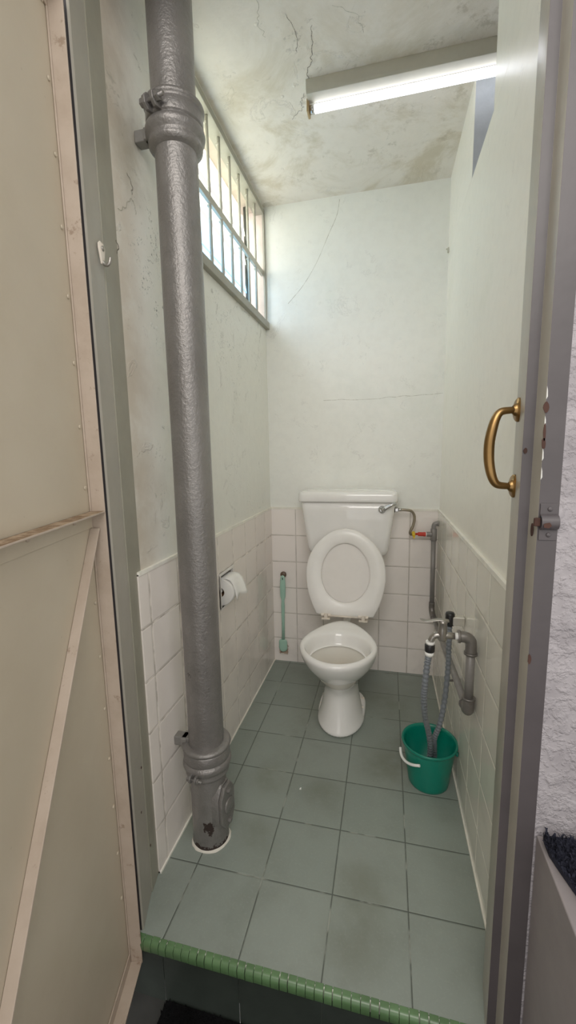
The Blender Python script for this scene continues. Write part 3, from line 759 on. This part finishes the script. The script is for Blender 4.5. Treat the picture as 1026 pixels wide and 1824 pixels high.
MB().lathe([(.0095, -.002), (.013, .004), (.013, .012)], (-.044, 0, -.066), 16).build('hose_ring', ['white_pl'], tp)

# ---- hose: tap -> bucket -> holder on the wall
BX, BY, BH = .791, .474, .162
pts = spline([(.756, RYp, .606), (.752, .236, .585), (.747, .242, .51), (.747, .26, .45), (.757, .31, .36), (.778, .38, .25), (.790, .43, .16), (.789, .455, .085), (.79, .475, .045), (.803, .500, .040), (.812, .495, .07), (.808, .470, .14), (.806, .455, .185), (.820, .45, .24), (.833, .449, .33), (.840, .447, .45), (.840, .446, .53), (.8392, .4455, .61)], 22)
mb = MB(); mb.tube(pts, [.0088+.0009*(1 if k % 4 < 2 else -1) for k in range(len(pts))], 12)
tag(mb.build('shower_hose', ['hose']), 'grey corrugated hose hanging from tap down into green bucket', 'hose')
hh = thing('hose_holder', 'chrome hose holder with black clip fixed to right wall tiles', 'holder', (XR-TT+.004, .4455, .635))
MB().box((-.042, -.013, -.018), (.0, .013, .012)).build('holder_block', ['steel'], hh, bevel=.003)
mb = MB(); mb.lathe([(.0145, -.02), (.0155, -.018), (.0155, .018), (.0125, .024), (.006, .025)], (-.045, 0, 0), 20)
mb.build('holder_clip', ['black_pl'], hh)

# ---- bucket
bk = thing('bucket', 'green plastic bucket with white handle on floor by right wall', 'bucket', (BX, BY, 0))
prof = [(.0, .003), (.064, .003), (.068, .0), (.070, .003), (.0715, .012), (.0895, BH-.018), (.090, BH-.012), (.0955, BH-.010), (.097, BH-.005), (.0965, BH), (.093, BH+.001), (.0885, BH-.006), (.0865, BH-.014), (.068, .010), (.0, .0075)]
MB().lathe(prof, n=56, cap0=False, cap1=False).build('bucket_body', ['bucket'], bk)
mb = MB()
for q in (163, 343):
    q = math.radians(q); mb.lathe([(.008, 0), (.008, .008)], (.091*math.cos(q), .091*math.sin(q), BH-.022), 12, 0, rot_to((math.cos(q), math.sin(q), 0))).build('handle_lug', ['bucket'], bk); mb = MB()
def bail(q, drop): q = math.radians(q); return (.1005*math.cos(q), .1005*math.sin(q), BH-.022-drop)
grip = [bail(180, .026), bail(190, .034), bail(202, .037), bail(217, .034), bail(232, .026), bail(247, .015)]
MB().tube(spline(grip, 6), .0048, 12).build('handle', ['white_pl'], bk)

# ---- toilet paper and its recess
rh = thing('paper_recess', 'square ceramic toilet paper recess set into left wall tiles', 'paper holder', (0, .537, .667))
mb = MB(); s = .0735; q = .064
for (a0, a1, b0, b1) in [(-s, s, q, s), (-s, s, -s, -q), (-s, -q, -q, q), (q, s, -q, q)]:
    mb.box((.0, a0, b0), (TT+.005, a1, b1))
mb.box((-.084, -s, -s), (-.08, s, s)).box((-.08, -s, -s), (0, -q-.006, s)).box((-.08, q+.006, -s), (0, s, s)).box((-.08, -q-.006, q+.006), (0, q+.006, s)).box((-.08, -q-.006, -s), (0, q+.006, -q-.006))
mb.build('recess_liner', ['lid'], rh, bevel=.003)
MB().tube([(-.005, -q-.006, -.005), (-.005, q+.006, -.005)], .007, 12).build('spindle', ['white_pl'], rh)
rl = thing('toilet_paper_roll', 'white toilet paper roll with loose sheet in left wall recess', 'toilet paper', (-.004, .537, .660))
ry = Matrix.Rotation(PI/2, 4, 'X')
prof = [(.019, .0475), (.0535, .0475), (.055, .0465), (.055, -.0465), (.0535, -.0475), (.019, -.0475)]
mb = MB().lathe(prof, (0, 0, 0), 40, 0, ry, cap0=False, cap1=False)
mb.build('paper_roll', ['paper'], rl)
MB().lathe([(.019, .0472), (.019, -.0472), (.0175, -.0472), (.0175, .0472), (.019, .0472)], (0, 0, 0), 28, 0, ry, cap0=False, cap1=False).build('core', ['cardboard'], rl)
path = [(-.01, .056), (.012, .057), (.032, .058), (.048, .053), (.060, .039), (.068, .018), (.075, -.008), (.080, -.024)]
mb = MB(); rings = []
for k, (x_, z_) in enumerate(path):
    t = k/(len(path)-1)
    rings.append([(x_+.004*math.sin(6*s_+t*2)*t - .016*t*(1-s_), -.0465+.093*s_ - .014*t*(1-2*s_)*0 + .012*t*(1-s_), z_+.010*math.sin(5*s_)*t + .022*t*(s_-.5)) for s_ in [i/8 for i in range(9)]])
mb.loft(rings, 0, True, False, False, closed=False)
fl = mb.build('loose_sheet', ['paper'], rl); sd = fl.modifiers.new('thick', 'SOLIDIFY'); sd.thickness = .0012

# ---- toilet brush on its knob
kb = thing('hanging_peg', 'round brown knob fixed to tiles on back wall', 'knob', (.072, YB-TT, .523))
MB().lathe([(.010, 0), (.012, .002), (.008, .006), (.008, .013), (.0165, .016), (.0175, .021), (.015, .026), (.0, .028)], (0, 0, 0), 22, 0, rot_to((0, -1, 0)), cap1=False).build('knob_head', ['brown'], kb)
tb = thing('toilet_brush', 'mint green toilet brush hanging from brown knob on back wall', 'toilet brush', (.072, 1.186, .505))
rings = []
for z_, w_, d_ in [(.018, .004, .003), (.012, .0085, .004), (0, .0105, .005), (-.05, .0125, .006), (-.105, .0115, .006), (-.125, .0065, .005), (-.135, .0065, .005), (-.155, .008, .0055), (-.25, .0068, .005), (-.375, .0068, .005)]:
    rings.append([(w_*math.cos(a_)-.006*(-z_/.375), d_*math.sin(a_)+.01*(-z_/.375), z_) for a_ in [i*2*PI/16 for i in range(16)]])
rings = [[((x_+.006*(-z_/.375))*1.3-.006*(-z_/.375), y_, z_) for x_, y_, z_ in r_] for r_ in rings]
MB().loft(rings, 0, True).build('brush_handle', ['mint'], tb)
mb = MB().tube([(0, -.0052, -.006), (0, -.0052, .006)], [.0022, .003], 8)
mb.build('hang_hole', ['black_pl'], tb)
rings = []
for z_, w_ in [(-.362, .012), (-.368, .022), (-.38, .0245), (-.395, .0245), (-.412, .0255), (-.424, .022), (-.432, .014), (-.435, .004)]:
    rings.append([(w_*math.cos(a_)-.008, .011+.008*math.sin(a_)*(1 if w_ > .005 else .5), z_) for a_ in [i*2*PI/18 for i in range(18)]])
MB().loft(rings, 0, True).build('brush_head', ['mint'], tb)
mb = MB()
for i in range(8):
    for j in range(7):
        x0 = -.030+.0064*i; z0 = -.395-.0085*j
        mb.tube([(x0, .016, z0), (x0+random.uniform(-.003,.003)*1.5, .036, z0-.012+random.uniform(-.004,.002))], [.0028, .0022], 5)
mb.build('bristles', ['bristle'], tb)

# ---- lamp
lp = thing('fluorescent_lamp', 'lit white tube lamp on batten fixed to stained ceiling', 'lamp', (.345, .59, ZC))
LN = 1.2
mb = MB()
prof = [(-.022, 0), (-.020, -.030), (-.014, -.038), (.030, -.038), (.034, -.030), (.036, 0)]
mb.loft([[(x_, a_, b_) for a_, b_ in prof] for x_ in (0, LN)], 0, False)
mb.build('batten', ['batten'], lp, bevel=.0015)
MB().tube([(.022, .032, -.054), (LN-.02, .032, -.054)], .0125, 20).build('lamp_tube', ['tube'], lp)
for x0 in (.0, LN-.012):
    mb = MB().box((x0-.004, .012, -.070), (x0+.004, .050, -.030))
    mb.build('tube_holder', ['holder_end'], lp, bevel=.002)
MB().lathe([(.0132, 0), (.0132, .014)], (.006, .032, -.054), 20, 0, rot_to((1, 0, 0))).build('end_cap', ['chrome'], lp)

# ---- brass pull handle on the right jamb
ph = thing('pull_handle', 'curved brass pull handle on inner face of right door jamb', 'handle', (.8515, -.150, 1.2))
nj = Vector((-.973, -.232, 0)); tj = Vector((-nj.y, nj.x, 0))
def hp_(o_, z_): return tuple(nj*o_ + Vector((0, 0, z_)))
pts = spline([hp_(.0, .067), hp_(.016, .0665), hp_(.032, .064), hp_(.040, .054), hp_(.0455, .036), hp_(.0495, .012), hp_(.0495, -.014), hp_(.046, -.036), hp_(.040, -.054), hp_(.032, -.0635), hp_(.016, -.0665), hp_(.0, -.067)], 8)
n_ = len(pts)
mb = MB().tube(pts, [.0058+.0032*math.sin(PI*k/(n_-1))**2 for k in range(n_)], 16)
mb.build('grip', ['brass'], ph)
for z_ in (.067, -.067):
    mm = Matrix.Translation((0, 0, z_)) @ rot_to(nj) @ Matrix.Diagonal((1, 1, 1, 1))
    mb = MB(); pr = [(.021, .0), (.021, .003), (.019, .0048), (.0115, .0055), (.0105, .0085), (.007, .012)]
    rr = []
    for q_, h_ in pr:
        rr.append([tuple(nj*h_ + tj*(q_*.72*math.cos(a_)) + Vector((0, 0, z_+q_*math.sin(a_)))) for a_ in [i*2*PI/28 for i in range(28)]])
    mb.loft(rr, 0, True, True, False).build('flange', ['brass'], ph)

# ---- bolt keeper on the right jamb face
bk2 = thing('bolt_keeper', 'grey painted bolt keeper with chipped paint on right door frame', 'latch', (.8815, -.2312, 1.082))
mb = MB()
mb.box((-.013, -.0018, .012), (.013, 0, .030)).box((-.013, -.0018, -.030), (.013, 0, -.012))
rings = []
for a_ in [i*PI/10 for i in range(11)]:
    rings.append([(-.013, -.0005-.013*math.sin(a_), .013*math.cos(a_)), (.013, -.0005-.013*math.sin(a_), .013*math.cos(a_)), (.013, -.0005-.0108*math.sin(a_), .0108*math.cos(a_)), (-.013, -.0005-.0108*math.sin(a_), .0108*math.cos(a_))])
mb.loft(rings, 0, False)
mb.build('keeper_plate', ['jamb_out'], bk2, bevel=.0006)
for z_ in (.021, -.021): MB().lathe([(.004, 0), (.0035, .0015), (.001, .002)], (0.001, -.0016, z_), 12, 0, rot_to((0, -1, 0))).build('keeper_screw', ['jamb_out'], bk2)
mb = MB().prism([(-.006, -.004), (.001, -.005), (.005, -.001), (.002, .004), (-.004, .003), (-.007, .001)], 0, .0006, 0, Matrix.Translation((-.004, -.0136, -.003)) @ Matrix.Rotation(PI/2, 4, 'X'))
mb.build('rust_patch', ['rust'], bk2)
mb = MB().box((-.022, -.006, -.007), (-.012, 0.0, .007)); mb.build('bolt_mouth', ['rust'], bk2, bevel=.002)

# ---- coat hook on the left jamb
ck = thing('coat_hook', 'small cream metal coat hook screwed to left door jamb', 'hook', (.0245, -.128, 1.628))
nl = Vector((.985, .172, 0)); tl = Vector((-.172, .985, 0))
def cp(n__, t__, z__): return tuple(nl*n__ + tl*t__ + Vector((0, 0, z__)))
poly = [(-.005, -.022), (.005, -.022), (.008, -.010), (.013, .008), (.0125, .017), (.006, .023), (-.006, .023), (-.0125, .017), (-.013, .008), (-.008, -.010)]
mb = MB().loft([[cp(h_, a_*k_, b_*k_) for a_, b_ in poly] for h_, k_ in ((0, 1), (.003, 1), (.0045, .85))], 0, False)
mb.build('hook_plate', ['hinge'], ck, bevel=.001)
mb = MB().lathe([(.0055, 0), (.005, .002), (.002, .003)], cp(.0045, 0, .010), 14, 0, rot_to(nl))
mb.build('hook_screw', ['brushed'], ck)
MB().tube(spline([cp(.003, 0, -.016), cp(.007, 0, -.022), cp(.013, 0, -.023), cp(.018, 0, -.017), cp(.020, 0, -.008)], 6), [.0035]*20+[.003]*5, 10).build('hook_arm', ['brushed'], ck)

# ---- pencil-sized wall peg in the far corner
pg = thing('wall_cleat', 'tiny painted metal clip high in far right corner', 'clip', (XR-.001, 1.20, 2.10))
mb = MB().box((-.006, -.006, -.010), (0, .006, .010)).box((-.012, -.004, .004), (-.006, .004, .007)); mb.build('clip_body', ['batten'], pg, bevel=.001)

# ---- chip of tile lying on the floor
mb = MB().add([(.338, .330, .0006), (.345, .331, .0006), (.343, .342, .0006), (.3405, .335, .004)], [(0, 2, 1), (0, 1, 3), (1, 2, 3), (2, 0, 3)])
tag(mb.build('plaster_chip', ['white_pl']), 'tiny white plaster chip lying on grey floor tile', 'chip')

# ---- dark doormat at the foot of the step
def tufts(mb, x0, x1, y0, y1, z, step, h, r_, lean=.35, zf=None, edge=0.):
    nx = int((x1-x0)/step); ny = int((y1-y0)/step)
    for i in range(nx):
        for j in range(ny):
            x_ = x0+(i+.5+random.uniform(-.4, .4))*step; y_ = y0+(j+.5+random.uniform(-.4, .4))*step
            zz = zf(x_, y_) if zf else z
            lx, ly = random.gauss(0, lean)*h, random.gauss(0, lean)*h; hh_ = h*random.uniform(.6, 1.15)
            a_ = random.uniform(0, PI); c_, s_ = math.cos(a_)*r_, math.sin(a_)*r_
            mb.add([(x_-c_, y_-s_, zz), (x_+c_, y_+s_, zz), (x_+lx+c_*.5, y_+ly+s_*.5, zz+hh_), (x_+lx-c_*.5, y_+ly-s_*.5, zz+hh_)], [(0, 1, 2, 3)])
mb = MB().box((.104, -.66, ZO+.0008), (.80, -.207, ZO+.011))
tufts(mb, .102, .802, -.40, -.206, ZO+.006, .006, .010, .0022)
tag(mb.build('doormat', ['mat'], recalc=False), 'black doormat on dark corridor floor below green step edge', 'mat')

# ---- coarse mat drying on the ledge, drooping over its edge
MX0, MX1, MY0, MY1 = .906, 1.40, -.95, -.245
def mz(x_, y_):
    return LZ+.002 + .006*math.sin((y_+.3)*9)*0
mb = MB(); rows = []
ny_ = 24
def edgex(y_): return MX0 + max(0, -.27-y_)*.22 - .002*math.sin(y_*40)
for j in range(ny_+1):
    y_ = MY1+(MY1*0)+(MY0-MY1)*j/ny_
    e_ = edgex(y_); d_ = max(0, .897-e_)
    rows.append([(e_, y_, LZ+.002-d_*.6), (e_+.03, y_, LZ+.002), (MX1, y_, LZ+.002), (MX1, y_, LZ+.016), (e_+.03, y_, LZ+.016), (e_, y_, LZ+.013-d_*.6)])
mb.loft(rows, 0, False)
for j in range(9000):
    y_ = random.uniform(-.66, MY1); e_ = edgex(y_); x_ = e_+random.random()**1.3*.22
    d_ = max(0, .897-e_)*max(0, 1-(x_-e_)/.03)
    z_ = LZ+.012-d_*.6; h_ = random.uniform(.005, .011); r_ = .0022
    lx, ly = random.gauss(0, .004), random.gauss(0, .004); a_ = random.uniform(0, PI); c_, s_ = math.cos(a_)*r_, math.sin(a_)*r_
    mb.add([(x_-c_, y_-s_, z_), (x_+c_, y_+s_, z_), (x_+lx+c_*.6, y_+ly+s_*.6, z_+h_), (x_+lx-c_*.6, y_+ly-s_*.6, z_+h_)], [(0, 1, 2, 3)])
tag(mb.build('coarse_mat', ['mat2'], recalc=False), 'blue-black coarse bristly mat lying on ledge outside right wall', 'mat')

# ================================================================== LIGHT
w = bpy.data.worlds.new('world'); S.world = w; w.use_nodes = True
bg = w.node_tree.nodes['Background']; bg.inputs[0].default_value = (1, .97, .93, 1); bg.inputs[1].default_value = .92
def area(name, loc_, tgt, sx, sy, power, col):
    d = bpy.data.lights.new(name, 'AREA'); d.shape = 'RECTANGLE'; d.size = sx; d.size_y = sy; d.energy = power; d.color = col
    o = bpy.data.objects.new(name, d); COL.objects.link(o); o.location = loc_
    o.rotation_euler = (Vector(tgt)-Vector(loc_)).to_track_quat('-Z', 'Y').to_euler(); return o
area('window_daylight', (-.75, .8, 2.45), (.3, .8, 1.9), 1.2, .9, 56, (.98, .98, 1))
area('corridor_fill', (.7, -2.0, 2.5), (.5, 0, .9), 1.6, 1.0, 27, (1, .94, .88))  # added fill from behind the camera, no lamp is seen there

# ================================================================== CAMERA
cam = bpy.data.cameras.new('camera'); co = bpy.data.objects.new('camera', cam); COL.objects.link(co)
cam.sensor_fit = 'HORIZONTAL'; cam.sensor_width = 36; cam.lens = 739.55/1026*36; cam.clip_start = .02
rt = Vector((.97274435, .23114601, -.0184376)); up = Vector((-.01557866, .14447983, .9893851)); fw = Vector((-.23135628, .96213154, -.14414288))
mw = Matrix.Identity(4)
for i in range(3): mw[i][0], mw[i][1], mw[i][2] = rt[i], up[i], -fw[i]
mw.translation = (.62808, -.97, 1.20205); co.matrix_world = mw
S.camera = co
S.view_settings.view_transform = 'Standard'; S.view_settings.look = 'None'; S.view_settings.exposure = .14; S.view_settings.gamma = 1.12
S.cycles.use_denoising = True; S.cycles.max_bounces = 10; S.cycles.diffuse_bounces = 6; S.cycles.sample_clamp_indirect = 6
